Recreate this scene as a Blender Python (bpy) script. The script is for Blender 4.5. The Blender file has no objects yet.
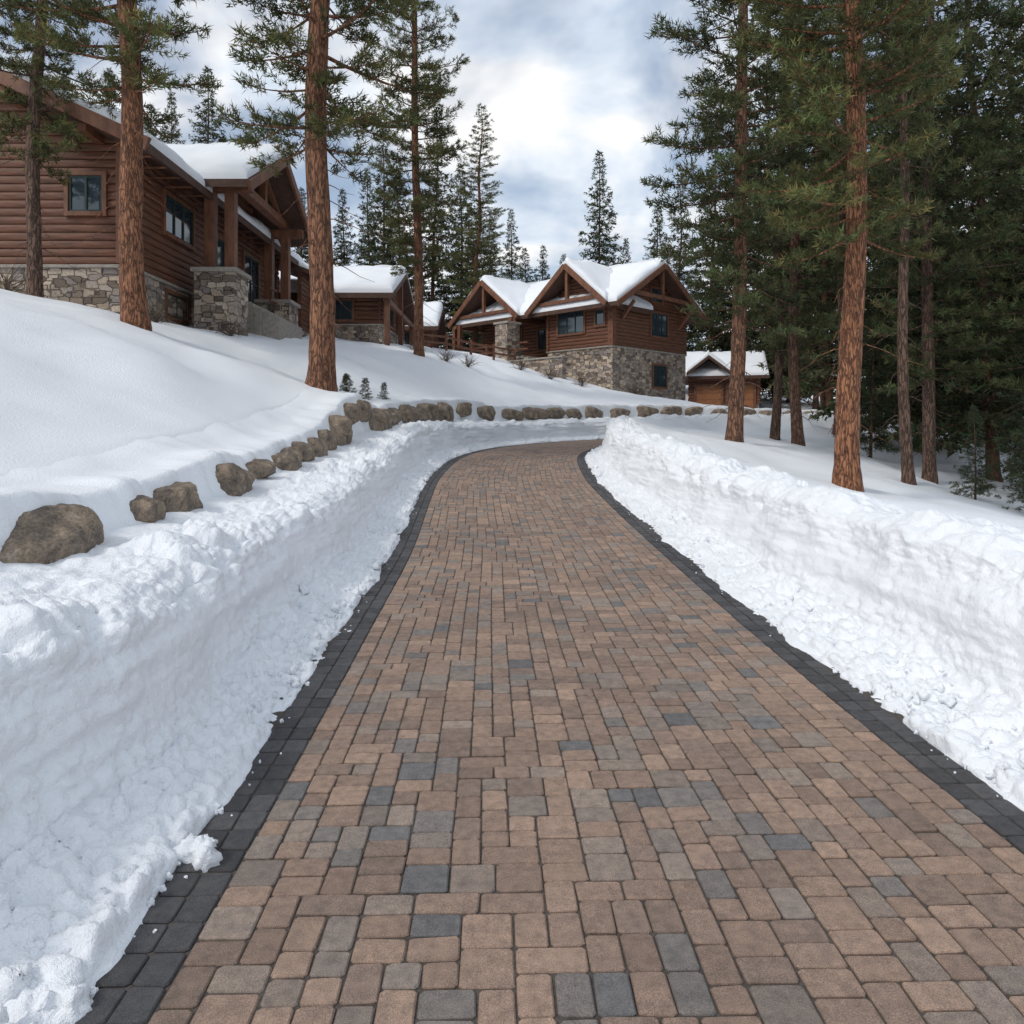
import bpy, bmesh, math, random
import numpy as np
from mathutils import Vector, Matrix
rng = np.random.default_rng(7); random.seed(7)
SC = bpy.context.scene
COL = SC.collection

# ------------------------------------------------------------------ noise
def _h(ix, iy, iz, seed):
    n = (ix*374761393 + iy*668265263 + iz*1274126177 + seed*974634777) & 0xffffffff
    n = ((n ^ (n >> 13)) * 1274126177) & 0xffffffff
    n = ((n ^ (n >> 16)) * 2246822519) & 0xffffffff
    n = n ^ (n >> 15)
    return (n & 0xffffff) / float(0xffffff)
def vnoise(P, scale, seed=0):
    Q = P/scale
    i = np.floor(Q).astype(np.int64); f = Q-i; f = f*f*(3-2*f)
    r = 0
    for dx in (0, 1):
        for dy in (0, 1):
            for dz in (0, 1):
                w = (f[:, 0] if dx else 1-f[:, 0])*(f[:, 1] if dy else 1-f[:, 1])*(f[:, 2] if dz else 1-f[:, 2])
                r = r + w*_h(i[:, 0]+dx, i[:, 1]+dy, i[:, 2]+dz, seed)
    return r*2-1
def fbm(P, scale, octv=4, seed=0, gain=.5):
    r = 0; a = 1.
    for o in range(octv):
        r = r+a*vnoise(P, scale, seed+o); scale *= .5; a *= gain
    return r
def worley(P, cell, seed=0, rmin=.35, rmax=.8):
    Q = P/cell; ip = np.floor(Q).astype(np.int64)
    best = np.zeros(len(P))
    for dx in (-1, 0, 1):
        for dy in (-1, 0, 1):
            for dz in (-1, 0, 1):
                a = ip[:, 0]+dx; b = ip[:, 1]+dy; c = ip[:, 2]+dz
                ux = a+_h(a, b, c, seed); uy = b+_h(a, b, c, seed+1); uz = c+_h(a, b, c, seed+2)
                r = rmin+(rmax-rmin)*_h(a, b, c, seed+3)
                d2 = (Q[:, 0]-ux)**2+(Q[:, 1]-uy)**2+(Q[:, 2]-uz)**2
                best = np.maximum(best, np.sqrt(np.maximum(0, 1-d2/(r*r)))*r)
    return best
def sst(a, b, x):
    t = np.clip((x-a)/(b-a), 0, 1); return t*t*(3-2*t)

# ------------------------------------------------------------------ mesh helpers
def np_mesh(name, V, F, mats, mi=None, smooth=True, tint=None):
    me = bpy.data.meshes.new(name)
    V = np.asarray(V, dtype=np.float32); F = np.asarray(F, dtype=np.int32); k = F.shape[1]
    me.vertices.add(len(V)); me.vertices.foreach_set("co", V.ravel())
    me.loops.add(F.size); me.loops.foreach_set("vertex_index", F.ravel())
    me.polygons.add(len(F)); me.polygons.foreach_set("loop_start", np.arange(len(F), dtype=np.int32)*k)
    for m in mats: me.materials.append(m)
    if mi is not None: me.polygons.foreach_set("material_index", np.asarray(mi, dtype=np.int32))
    me.polygons.foreach_set("use_smooth", np.full(len(F), smooth) if isinstance(smooth, bool) else np.asarray(smooth))
    if tint is not None:
        at = me.attributes.new("tint", 'FLOAT_COLOR', 'POINT')
        at.data.foreach_set("color", np.asarray(tint, dtype=np.float32).ravel())
    me.update(calc_edges=True); me.validate()
    return me
def obj(name, me, parent=None, loc=(0, 0, 0), rot=0, scale=(1, 1, 1)):
    o = bpy.data.objects.new(name, me); COL.objects.link(o)
    o.location = loc; o.rotation_euler = (0, 0, rot); o.scale = scale
    if parent: o.parent = parent
    return o
def grid_faces(n, m, flip=False):
    i = np.arange(n-1)[:, None]*m+np.arange(m-1)[None, :]
    i = i.ravel()
    q = np.stack([i, i+1, i+m+1, i+m], 1)
    return q[:, ::-1] if flip else q

# ------------------------------------------------------------------ materials
def newmat(name):
    m = bpy.data.materials.new(name); m.use_nodes = True
    nt = m.node_tree; b = nt.nodes["Principled BSDF"]
    return m, nt, b
def N(nt, t, **kw):
    n = nt.nodes.new(t)
    for k, v in kw.items():
        if hasattr(n, k): setattr(n, k, v)
        else: n.inputs[k].default_value = v
    return n
def L(nt, a, b): nt.links.new(a, b)
def coords(nt, scale=(1, 1, 1), out='Object'):
    tc = N(nt, 'ShaderNodeTexCoord'); mp = N(nt, 'ShaderNodeMapping'); mp.inputs['Scale'].default_value = scale
    L(nt, tc.outputs[out], mp.inputs['Vector']); return mp.outputs[0]
def ramp(nt, fac, stops):
    r = N(nt, 'ShaderNodeValToRGB'); e = r.color_ramp.elements
    while len(e) < len(stops): e.new(.5)
    for i, (p, c) in enumerate(stops):
        e[i].position = p; e[i].color = (c[0], c[1], c[2], 1)
    L(nt, fac, r.inputs[0]); return r.outputs[0]
def noise(nt, vec, scale, detail=5, rough=.55, dist=0):
    n = N(nt, 'ShaderNodeTexNoise'); n.inputs['Scale'].default_value = scale; n.inputs['Detail'].default_value = detail
    n.inputs['Roughness'].default_value = rough; n.inputs['Distortion'].default_value = dist
    L(nt, vec, n.inputs['Vector']); return n.outputs[0]
def bump(nt, b, hgt, strength, dist, prev=None):
    n = N(nt, 'ShaderNodeBump'); n.inputs['Strength'].default_value = strength; n.inputs['Distance'].default_value = dist
    L(nt, hgt, n.inputs['Height'])
    if prev is not None: L(nt, prev, n.inputs['Normal'])
    L(nt, n.outputs[0], b.inputs['Normal']); return n.outputs[0]
def mixc(nt, fac, a, b, mode='MIX'):
    m = N(nt, 'ShaderNodeMix', data_type='RGBA', blend_type=mode)
    for s, v in ((m.inputs[0], fac), (m.inputs[6], a), (m.inputs[7], b)):
        if isinstance(v, bpy.types.NodeSocket): L(nt, v, s)
        else: s.default_value = v if not isinstance(v, tuple) else (*v, 1)
    return m.outputs[2]

def m_snow():
    m, nt, b = newmat("snow"); v = coords(nt)
    n2 = noise(nt, v, 34, 3, .8)
    b.inputs['Base Color'].default_value = (.89, .915, .945, 1)
    b.inputs['Roughness'].default_value = .7
    b.inputs['Specular IOR Level'].default_value = .2
    bump(nt, b, n2, .75, .018)
    return m
def m_tint_paver():
    m, nt, b = newmat("concrete_paver"); v = coords(nt)
    a = N(nt, 'ShaderNodeAttribute', attribute_name="tint")
    n1 = noise(nt, v, 20, 4, .65); n2 = noise(nt, v, 280, 2, .7); n3 = noise(nt, v, .8, 2)
    c = mixc(nt, 1., a.outputs['Color'], ramp(nt, n1, [(.25, (.66, .67, .69)), (.5, (.98, .98, .98)), (.75, (1.28, 1.25, 1.22))]), 'MULTIPLY')
    c = mixc(nt, 1., c, ramp(nt, n2, [(.3, (.50, .50, .50)), (.7, (1.42, 1.42, 1.42))]), 'MULTIPLY')
    c = mixc(nt, 1., c, ramp(nt, n3, [(.3, (.86, .87, .89)), (.7, (1.08, 1.07, 1.05))]), 'MULTIPLY')
    L(nt, c, b.inputs['Base Color']); b.inputs['Roughness'].default_value = .8
    b.inputs['Specular IOR Level'].default_value = .3
    p = bump(nt, b, n2, .6, .004); bump(nt, b, n1, .45, .009, p)
    return m
def m_simple(name, c1, c2, scale=3, rough=.8, bs=.3, bd=.01, vs=(1, 1, 1), detail=4, dist=0):
    m, nt, b = newmat(name); v = coords(nt, vs)
    n = noise(nt, v, scale, detail, .6, dist)
    L(nt, ramp(nt, n, [(.3, c1), (.7, c2)]), b.inputs['Base Color']); b.inputs['Roughness'].default_value = rough
    if bs: bump(nt, b, n, bs, bd)
    return m
def m_bark():
    m, nt, b = newmat("pine_bark"); v = coords(nt, (1, 1, .2))
    vo = N(nt, 'ShaderNodeTexVoronoi', feature='DISTANCE_TO_EDGE'); vo.inputs['Scale'].default_value = 12
    wn = N(nt, 'ShaderNodeTexNoise'); wn.inputs['Scale'].default_value = 5; wn.inputs['Detail'].default_value = 3; wn.inputs['Roughness'].default_value = .7
    L(nt, v, wn.inputs['Vector'])
    add = N(nt, 'ShaderNodeVectorMath', operation='ADD'); sc = N(nt, 'ShaderNodeVectorMath', operation='SCALE'); sc.inputs['Scale'].default_value = .3
    L(nt, wn.outputs[1], sc.inputs[0]); L(nt, v, add.inputs[0]); L(nt, sc.outputs[0], add.inputs[1]); L(nt, add.outputs[0], vo.inputs['Vector'])
    n2 = noise(nt, coords(nt, (1, 1, .3)), 14, 5, .7)
    oi = N(nt, 'ShaderNodeObjectInfo'); sp = N(nt, 'ShaderNodeSeparateColor'); L(nt, oi.outputs['Color'], sp.inputs[0])
    c = ramp(nt, n2, [(.34, (.13, .055, .030)), (.5, (.29, .122, .058)), (.68, (.40, .19, .10))])
    g = ramp(nt, n2, [(.34, (.075, .048, .036)), (.68, (.22, .14, .10))])
    c = mixc(nt, sp.outputs[0], c, g)
    edge = ramp(nt, vo.outputs['Distance'], [(.0, (.22, .18, .17)), (.16, (1, 1, 1))])
    c = mixc(nt, .9, c, edge, 'MULTIPLY'); L(nt, c, b.inputs['Base Color']); b.inputs['Roughness'].default_value = .9
    bump(nt, b, edge, .8, .04)
    return m
def m_needle():
    m, nt, b = newmat("pine_needles")
    a = N(nt, 'ShaderNodeAttribute', attribute_name="tint")
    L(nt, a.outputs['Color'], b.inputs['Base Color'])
    b.inputs['Roughness'].default_value = .65; b.inputs['Specular IOR Level'].default_value = .2
    return m
def m_stonewall():
    m, nt, b = newmat("stone_veneer"); v = coords(nt, (1, 1, 1.7))
    vo = N(nt, 'ShaderNodeTexVoronoi', feature='F1', distance='CHEBYCHEV'); vo.inputs['Scale'].default_value = 2.7; vo.inputs['Randomness'].default_value = .85
    ve = N(nt, 'ShaderNodeTexVoronoi', feature='F2', distance='CHEBYCHEV'); ve.inputs['Scale'].default_value = 2.7; ve.inputs['Randomness'].default_value = .85
    L(nt, v, vo.inputs['Vector']); L(nt, v, ve.inputs['Vector'])
    df = N(nt, 'ShaderNodeMath', operation='SUBTRACT'); L(nt, ve.outputs['Distance'], df.inputs[0]); L(nt, vo.outputs['Distance'], df.inputs[1])
    sep = N(nt, 'ShaderNodeSeparateColor'); L(nt, vo.outputs['Color'], sep.inputs[0])
    c = ramp(nt, sep.outputs[0], [(.1, (.17, .13, .10)), (.3, (.46, .36, .27)), (.5, (.29, .25, .22)), (.7, (.58, .47, .36)), (.9, (.24, .20, .18))])
    n = noise(nt, coords(nt), 14, 4, .6)
    c = mixc(nt, 1., c, ramp(nt, n, [(.3, (.7, .7, .7)), (.7, (1.2, 1.2, 1.2))]), 'MULTIPLY')
    e = ramp(nt, df.outputs[0], [(.0, (.26, .24, .23)), (.09, (1, 1, 1))])
    c = mixc(nt, 1., c, e, 'MULTIPLY'); L(nt, c, b.inputs['Base Color']); b.inputs['Roughness'].default_value = .85
    bump(nt, b, e, .8, .06)
    return m
def m_boulder():
    m, nt, b = newmat("granite_boulder"); v = coords(nt)
    n = noise(nt, v, 5, 7, .7, .5); n2 = noise(nt, v, 45, 4, .7)
    c = ramp(nt, n, [(.30, (.075, .06, .05)), (.46, (.22, .175, .135)), (.56, (.33, .25, .175)), (.72, (.48, .41, .33))])
    c = mixc(nt, 1., c, ramp(nt, n2, [(.3, (.5, .5, .5)), (.7, (1.3, 1.3, 1.3))]), 'MULTIPLY')
    L(nt, c, b.inputs['Base Color']); b.inputs['Roughness'].default_value = .85
    p = bump(nt, b, n, .8, .08); bump(nt, b, n2, .6, .014, p)
    return m
SNOW = m_snow(); PAVER = m_tint_paver(); BARK = m_bark(); NEEDLE = m_needle(); STONE = m_stonewall(); ROCK = m_boulder()
LOG = m_simple("log_siding", (.065, .025, .013), (.205, .080, .040), 3, .62, .3, .01, (.5, .5, 7))
TRIM = m_simple("timber_trim", (.10, .038, .019), (.23, .095, .048), 5, .6, .2, .01, (1, 1, .4))
ROOFM = m_simple("roof_fascia", (.05, .026, .018), (.11, .05, .03), 4, .7, .2, .01)
JOINT = m_simple("joint_sand", (.05, .043, .037), (.11, .093, .08), 60, .95, .3, .004, detail=2)
FRAME = m_simple("window_frame", (.018, .03, .028), (.03, .045, .042), 8, .5, 0)
DOORM = m_simple("garage_door_wood", (.22, .085, .03), (.36, .15, .06), 4, .55, .2, .01, (1, 1, 6))
CAP = m_simple("cap_stone", (.25, .22, .19), (.4, .36, .31), 8, .85, .3, .02)
SHRUB = m_simple("dry_twig", (.07, .05, .035), (.14, .10, .07), 10, .9, 0)
gm, nt, b = newmat("window_glass"); GLASS = gm
b.inputs['Base Color'].default_value = (.03, .045, .055, 1); b.inputs['Roughness'].default_value = .05; b.inputs['Specular IOR Level'].default_value = 1.0

# ------------------------------------------------------------------ road path
cp = np.array([(0.62, -6), (0.56, -2), (.52, 2), (.46, 4), (.38, 6.5), (.30, 9.5), (.10, 13.4), (0.02, 16.7), (.35, 21.2), (1.6, 25.6), (4.0, 29.6), (7.3, 33), (11.8, 36), (18, 38.6), (28, 41), (42, 43)], float)
def catmull(P, n=60):
    out = []
    for i in range(1, len(P)-2):
        p0, p1, p2, p3 = P[i-1], P[i], P[i+1], P[i+2]
        for t in np.linspace(0, 1, n, endpoint=False):
            out.append(.5*((2*p1)+(-p0+p2)*t+(2*p0-5*p1+4*p2-p3)*t*t+(-p0+3*p1-3*p2+p3)*t**3))
    return np.array(out)
C = catmull(cp)
seg = np.r_[0, np.cumsum(np.linalg.norm(np.diff(C, axis=0), axis=1))]
SL = seg[-1]
ss = np.linspace(0, SL, 1400)
CX = np.interp(ss, seg, C[:, 0]); CY = np.interp(ss, seg, C[:, 1])
ker = np.ones(41)/41
def smo(a): return np.convolve(np.pad(a, 20, mode='reflect', reflect_type='odd'), ker, 'valid')
CX = smo(CX); CY = smo(CY)
TX = np.gradient(CX, ss); TY = np.gradient(CY, ss); tn = np.hypot(TX, TY); TX /= tn; TY /= tn
_y = np.linspace(-10, 60, 1401)
_z = np.interp(_y, [-10, 4.5, 9.3, 13.8, 17, 21, 27, 33, 40, 60], [0, 0, .15, .48, .75, 1.0, 1.2, 1.35, 1.5, 1.6])
_z = np.convolve(np.pad(_z, 40, mode='edge'), np.ones(81)/81, 'valid')
def zroad(y): return np.interp(y, _y, _z)
CZ = zroad(CY)
def road(s, t):   # t>0 : left of centre line
    x = np.interp(s, ss, CX); y = np.interp(s, ss, CY); tx = np.interp(s, ss, TX); ty = np.interp(s, ss, TY)
    return x-ty*t, y+tx*t, np.interp(s, ss, CZ)
def s_at_y(y): return np.interp(y, CY, ss)
HW = 1.8

# ------------------------------------------------------------------ terrain
ctrl = [(-15, 22, 5.85), (-11.5, 22, 5.1), (-9.8, 25.5, 5.0), (-9.5, 33, 5.8), (-6.4, 42, 6.4), (-4.4, 45, 6.5), (-.8, 52, 6.7), (3.2, 49.5, 5.4), (6.5, 47.5, 4.3), (13, 54, 3.5), (17.4, 61, 3.4), (22, 61, 3.3),
        (-4.5, 17, 2.75), (-8.5, 17, 4.1), (-13, 20, 5.2), (-4.2, 34, 5.1), (-5.2, 26, 4.0), (-6, 12, 2.7),
        (-3.7, 5.3, 1.30), (-3.75, 8.7, 1.46), (-3.9, 12, 1.64), (-4, 15, 2.0), (-4.1, 19, 2.4), (-3.3, 24.5, 2.7), (-1.6, 30, 2.9), (1.4, 34.6, 3.1), (6.7, 39.5, 3.15), (14, 42.7, 2.9), (25, 46, 2.6),
        (-3.65, 2, 1.25), (-3.6, -3, 1.25), (-8, 3, 2.7), (-8, 10, 3.2), (-15, 10, 4.7), (-20, 15, 6.0), (-30, 25, 7.6), (-8, -6, 2.4), (-20, 0, 5),
        (4.4, -3, .85), (4.4, 2, .88), (4.3, 6, .88), (4.2, 9, .88), (4.1, 12, .95), (4.0, 16, 1.25), (4.2, 20, 1.6), (6.4, 14, .6), (5.9, 19, 1.25), (9.2, 24, 1.15), (10.3, 18, .1), (13, 20, -.2), (8, 6, .25), (15, 8, -1), (25, 20, -1.6),
        (13, 29, 1.2), (20, 30, .5), (9, 28.5, 1.7), (5.6, 24.5, 1.75), (12, 31.5, 1.9), (17, 34, 1.7), (28, 36.5, 1.2), (22, 48, 2.8), (32, 52, 2.2), (40, 36, 0), (60, 60, 0),
        (0, 80, 9), (30, 80, 5), (-30, 60, 12), (-60, 60, 14), (-18, 40, 7.5), (-60, 20, 10), (60, 0, -3), (-30, 95, 14), (30, 95, 7), (0, 95, 11), (-6, 60, 7.6), (8, 66, 6)]
ctrl = np.array(ctrl, float)
def phi(r2): return .5*r2*np.log(r2+1e-9)
cx, cy, cz = ctrl.T
A = phi((cx[:, None]-cx)**2+(cy[:, None]-cy)**2)+np.eye(len(cx))*1.0
Pm = np.c_[np.ones(len(cx)), cx, cy]
M = np.block([[A, Pm], [Pm.T, np.zeros((3, 3))]])
W = np.linalg.solve(M, np.r_[cz, 0, 0, 0])
def base(x, y):
    x = np.atleast_1d(np.asarray(x, float)); y = np.atleast_1d(np.asarray(y, float))
    X = np.clip(x, -62, 62); Y = np.clip(y, -10, 97)
    out = W[-3]+W[-2]*X+W[-1]*Y
    for i in range(len(cx)): out = out+W[i]*phi((X-cx[i])**2+(Y-cy[i])**2)
    P = np.c_[x, y, np.zeros_like(x)]
    out = out+.12*fbm(P, 3.2, 3, 50)+.05*fbm(P, 1.2, 3, 60)
    return out
def axis(lo, hi, step, far):
    a = np.arange(lo, hi+step/2, step); g = [step]
    while sum(g) < far: g.append(g[-1]*1.25)
    g = np.cumsum(g); return np.r_[(lo-g)[::-1], a, hi+g]
xs = axis(-22, 26, .2, 500); ys = axis(-4, 56, .22, 700)
GX, GY = np.meshgrid(xs, ys)
gx, gy = GX.ravel(), GY.ravel()
gz = base(gx, gy)
near = np.where((gx > -8) & (gx < 50) & (gy > -12) & (gy < 52))[0]
dmin = np.full(len(gx), 99.); zr = np.zeros(len(gx))
cs = slice(None, None, 4)
for ch in np.array_split(near, 60):
    d2 = (gx[ch, None]-CX[cs])**2+(gy[ch, None]-CY[cs])**2
    k = d2.argmin(1); dmin[ch] = np.sqrt(d2[np.arange(len(ch)), k]); zr[ch] = CZ[cs][k]
w = sst(HW+2.15, HW+2.6, dmin)
gz = np.where(dmin < 20, gz*w+(zr-.45)*(1-w), gz)
me = np_mesh("snow_ground", np.c_[gx, gy, gz], grid_faces(len(ys), len(xs)), [SNOW])
obj("snow_ground", me)

# ------------------------------------------------------------------ boulder layout (also used to drape the snow)
R = random.Random(3)
BL = []
for (yy, w_, h_) in [(.4, .7, .35), (2.2, .85, .34), (5.02, 1.05, .40), (6.3, .36, .24), (7.0, .60, .26), (8.45, .95, .42), (9.6, .36, .22), (10.9, .95, .40), (11.95, .55, .34), (12.85, .8, .48), (13.8, .66, .38), (14.95, 1.15, .54), (16.15, .8, .42), (17.1, .75, .45), (18.4, 1.4, .74), (19.85, 1.0, .52)]:
    BL.append((float(s_at_y(yy)), w_, h_))
s = BL[-1][0]+.9
while s < SL-2:
    w_ = R.uniform(.8, 1.6); s += w_*.5; BL.append((s, w_, R.uniform(.42, .66))); s += w_*.5+R.choice((-.04, .02, .12, .35))
BLS = np.array([b_[0] for b_ in BL]); BLW = np.array([b_[1] for b_ in BL])

# ------------------------------------------------------------------ snow banks
def s_samples(s0, s1):
    out = [s0]
    while out[-1] < s1:
        y = np.interp(out[-1], ss, CY); d = max(2.4, abs(y)+.5)
        out.append(out[-1]+max(.012, .0045*d))
    return np.array(out)
BT = 1.80   # lateral position of the boulder row
def bank(name, side):
    S = s_samples(4.0, SL-.2)
    nT = 260
    P1 = np.c_[S, np.full(len(S), side*31.), np.zeros(len(S))]
    f = (.42 if side > 0 else .46)+.11*fbm(P1, 1.5, 3, 3)
    H = (.77 if side > 0 else .90)+.10*fbm(P1, 2.0, 4, 9)
    e0 = .05*fbm(P1, .7, 5, 21, .6)     # ragged toe
    one = np.ones(len(S))
    if side > 0:
        K = [(e0-.02, -.05*one), (e0, .0*one), (e0+.06, .04*one), (f*.6, .085*one), (f, .16*one), (f+.06, H*.42), (f+.12, H*.72), (f+.20, H*.94), (f+.38, H*1.06), (f+.62, H*1.07), (one*1.42, .40*H+.54), (one*1.66, .3*H+.66), (one*2.1, H+.05), (one*3.15, H+.05)]
        tau = [0, .02, .06, .14, .24, .33, .42, .52, .60, .70, .82, .87, .93, 1]
    else:
        K = [(e0-.02, -.05*one), (e0, .0*one), (e0+.06, .04*one), (f*.6, .085*one), (f, .17*one), (f+.08, H*.42), (f+.16, H*.72), (f+.26, H*.95), (f+.46, H*1.07), (f+.74, H*1.03), (one*1.6, H*1.0), (one*2.1, H), (one*3.15, H)]
        tau = [0, .02, .06, .14, .24, .33, .42, .53, .63, .76, .87, .94, 1]
    tt = np.linspace(0, 1, nT)
    T = np.zeros((len(S), nT)); Z = np.zeros_like(T)
    Kt = np.array([k[0] for k in K]).T; Kz = np.array([k[1] for k in K]).T
    for j, t in enumerate(tt):
        i = min(np.searchsorted(tau, t, side='right')-1, len(tau)-2); w_ = (t-tau[i])/(tau[i+1]-tau[i])
        T[:, j] = Kt[:, i]*(1-w_)+Kt[:, i+1]*w_; Z[:, j] = Kz[:, i]*(1-w_)+Kz[:, i+1]*w_
    kk = np.array([1, 2, 3, 4, 4, 4, 3, 2, 1.]); kk /= kk.sum()
    def sm(a):
        p = np.pad(a, ((0, 0), (4, 4)), mode='edge'); return sum(kk[i]*p[:, i:i+nT] for i in range(9))
    T2, Z2 = sm(T), sm(Z); T2[:, :3] = T[:, :3]; Z2[:, :3] = Z[:, :3]; T, Z = T2, Z2
    SS = np.repeat(S[:, None], nT, 1)
    x, y, z0 = road(SS.ravel(), side*(HW+T.ravel()))
    t = T.ravel()
    zb = base(x, y)+.02-.05*sst(2.5, 3.1, t)
    if side > 0:
        g = np.max(np.exp(-((S[:, None]-BLS[None])/(BLW[None]*.5))**4), axis=1)
        g = np.repeat(g, nT)
        nz = np.repeat(fbm(P1, .4, 3, 77), nT)
        zb = zb+(.05*g+.07+.03*nz)*sst(BT-.22, BT+.03, t)*(1-sst(BT+.05, 2.45, t))
        w_ = sst(BT-.16, BT+.02, t+.05*g-.05+.05*nz)
    else:
        w_ = sst(1.15, 2.4, t)
    z = (z0+Z.ravel())*(1-w_)+zb*w_
    P = np.c_[x, y, z].reshape(len(S), nT, 3)
    du = np.gradient(P, axis=0); dv = np.gradient(P, axis=1)
    Nn = np.cross(du, dv)*side; Nn /= (np.linalg.norm(Nn, axis=2, keepdims=True)+1e-9)
    if Nn[:, nT//7, 2].mean() < 0: Nn = -Nn
    Pf = P.reshape(-1, 3); Nf = Nn.reshape(-1, 3)
    ff = np.repeat(f, nT)
    crumb = sst(.0, .05, t)*(1-sst(ff-.05, ff+.12, t))
    face = sst(ff-.05, ff+.08, t)*(1-sst(ff+.16, ff+.30, t))
    crest = sst(ff+.10, ff+.24, t)*(1-sst(1.2, 1.7, t))
    warp = np.stack([fbm(Pf, .16, 2, 101), fbm(Pf, .16, 2, 111), fbm(Pf, .16, 2, 121)], 1)*.035
    Pw = Pf+warp
    w1 = worley(Pw, .15, 5); w2 = worley(Pw, .062, 15); w3 = worley(Pw, .30, 25)
    fb = fbm(Pf, .5, 5, 33); fs = fbm(Pf, .07, 3, 41, .7); fr = 1-np.abs(fbm(Pf, .2, 4, 55, .6))
    Q = np.c_[SS.ravel()*.10, np.zeros(len(t)), Pf[:, 2]]
    st = fbm(Q, .13, 3, 71)
    patch = sst(-.25, .4, fbm(Pf, 1.1, 3, 88))
    disp = crumb*(w1*.065*(.4+.6*patch)+w2*.040+fs*.014+fb*.04+fr*.02-.03)+face*(fb*.022+st*.026+fs*.005+patch*(w1*.020+w2*.012))+crest*(w3*.12*patch+w1*.05*(.25+.75*patch)+w2*.020*(.3+.7*patch)+fb*.05+fs*.010+fr*.03-.03)
    rest = sst(1.2, 2., t)*(1-sst(2.4, 2.8, t)); disp += rest*(fs*.002)
    Pf = Pf+Nf*disp[:, None]
    me = np_mesh(name, Pf, grid_faces(len(S), nT, flip=(side < 0)), [SNOW])
    return obj(name, me)
bank("snow_bank", 1); bank("snow_bank", -1)

# ------------------------------------------------------------------ clods
def ico(sub):
    bm = bmesh.new(); bmesh.ops.create_icosphere(bm, subdivisions=sub, radius=1)
    V = np.array([v.co[:] for v in bm.verts]); F = np.array([[v.index for v in f.verts] for f in bm.faces]); bm.free(); return V, F
IV3, IF3 = ico(3)
def scatter_blobs(name, pos, rad, mat, parent=None, jit=.6):
    n = len(pos); V = np.repeat(IV3[None], n, 0)
    off = rng.uniform(0, 100, (n, 1, 3))
    nn = fbm((V*1.0+off).reshape(-1, 3), .9, 4, 4, .6).reshape(n, -1, 1)
    V = V*(1+jit*nn)*rng.uniform(.65, 1.2, (n, 1, 3))*rad[:, None, None]+pos[:, None, :]
    F = (IF3[None]+np.arange(n)[:, None, None]*len(IV3)).reshape(-1, 3)
    return obj(name, np_mesh(name, V.reshape(-1, 3), F, [mat]), parent)
pos = []; rad = []
for side in (1, -1):
    for k in range(1300):
        yy = 1.0+22*rng.random()**1.9; s = s_at_y(yy)
        t = rng.triangular(-.04, .10, .55)
        r = min(.05, .011*math.exp(rng.normal(0, .65)))*(1+.02*yy)
        if t < .0: r = min(r, .014)
        x, y, z = road(s, side*(HW+t)); zz = z+np.interp(t, [-.3, 0, .07, .3, .45, .55], [0, .005, .03, .08, .16, .22])+r*.2
        pos.append((x, y, zz)); rad.append(r)
    for k in range(28):
        yy = 1.5+12*rng.random()**1.5; s = s_at_y(yy); t = -abs(rng.normal(0, .05))
        x, y, z = road(s, side*(HW+t)); r = rng.uniform(.003, .008); pos.append((x, y, z+r*.3)); rad.append(r)
for (x, y, r) in [(-1.21, 2.90, .045), (-1.27, 2.95, .05), (-1.25, 3.02, .03), (-1.33, 6.05, .03), (-1.27, 6.1, .02), (-1.45, 6.0, .05), (2.2, 6.6, .05), (2.13, 6.5, .025)]:
    pos.append((x, y, r*.5)); rad.append(r)
scatter_blobs("snow_clods", np.array(pos), np.array(rad), SNOW)

# ------------------------------------------------------------------ driveway
ncol = 53; inner = 1.5628; U = 2*inner/ncol
s0 = 2.5; nrow = int((SL-s0-.5)/U)
occ = np.zeros((nrow+4, ncol), bool); rects = []
for r in range(nrow):
    c = 0
    while c < ncol:
        if occ[r, c]: c += 1; continue
        Lr = 0
        while c+Lr < ncol and not occ[r, c+Lr]: Lr += 1
        if Lr == 2: w_ = 2
        elif Lr == 3: w_ = 3
        elif Lr == 4: w_ = 2
        elif Lr == 5: w_ = R.choice((2, 3))
        else: w_ = R.choice((2, 2, 3, 3, 3, 4))
        h_ = 2 if w_ == 4 else (R.choice((2, 2, 3)) if w_ == 3 else R.choice((2, 3, 3)))
        occ[r:r+h_, c:c+w_] = True
        rects.append((s0+r*U, s0+(r+h_)*U, -inner+c*U, -inner+(c+w_)*U, 0)); c += w_
a = s0
while a < SL-1:
    for (b0, b1) in ((-1.8, -1.684), (-1.684, -1.564), (1.564, 1.684), (1.684, 1.8)):
        rects.append((a, a+.15, b0, b1, 1))
    a += .15
rects = np.array(rects); n = len(rects)
tan = np.array([(.350, .244, .185), (.315, .222, .170), (.275, .200, .158), (.385, .270, .202), (.275, .226, .192), (.225, .200, .182), (.185, .178, .175), (.315, .250, .205)])
pr = np.array([.21, .21, .17, .12, .12, .05, .025, .095])
colr = tan[rng.choice(len(tan), n, p=pr)]*rng.uniform(.86, 1.12, (n, 1))
brd = rects[:, 4] > .5
colr[brd] = np.array([(.085, .083, .086)])*rng.uniform(.75, 1.3, (brd.sum(), 1))
g = .0028; cut = .011; ch = .006
def ring(inset, cutv):
    a0 = rects[:, 0]+g+inset; a1 = rects[:, 1]-g-inset; b0 = rects[:, 2]+g+inset; b1 = rects[:, 3]-g-inset
    return np.stack([np.stack([a0+cutv, b0], 1), np.stack([a1-cutv, b0], 1), np.stack([a1, b0+cutv], 1), np.stack([a1, b1-cutv], 1),
                     np.stack([a1-cutv, b1], 1), np.stack([a0+cutv, b1], 1), np.stack([a0, b1-cutv], 1), np.stack([a0, b0+cutv], 1)], 1)
jit = rng.normal(0, .0015, (n, 8, 2))
r0 = ring(0, cut)+jit; r1 = r0.copy(); r2 = ring(ch, cut*.8)+jit
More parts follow.
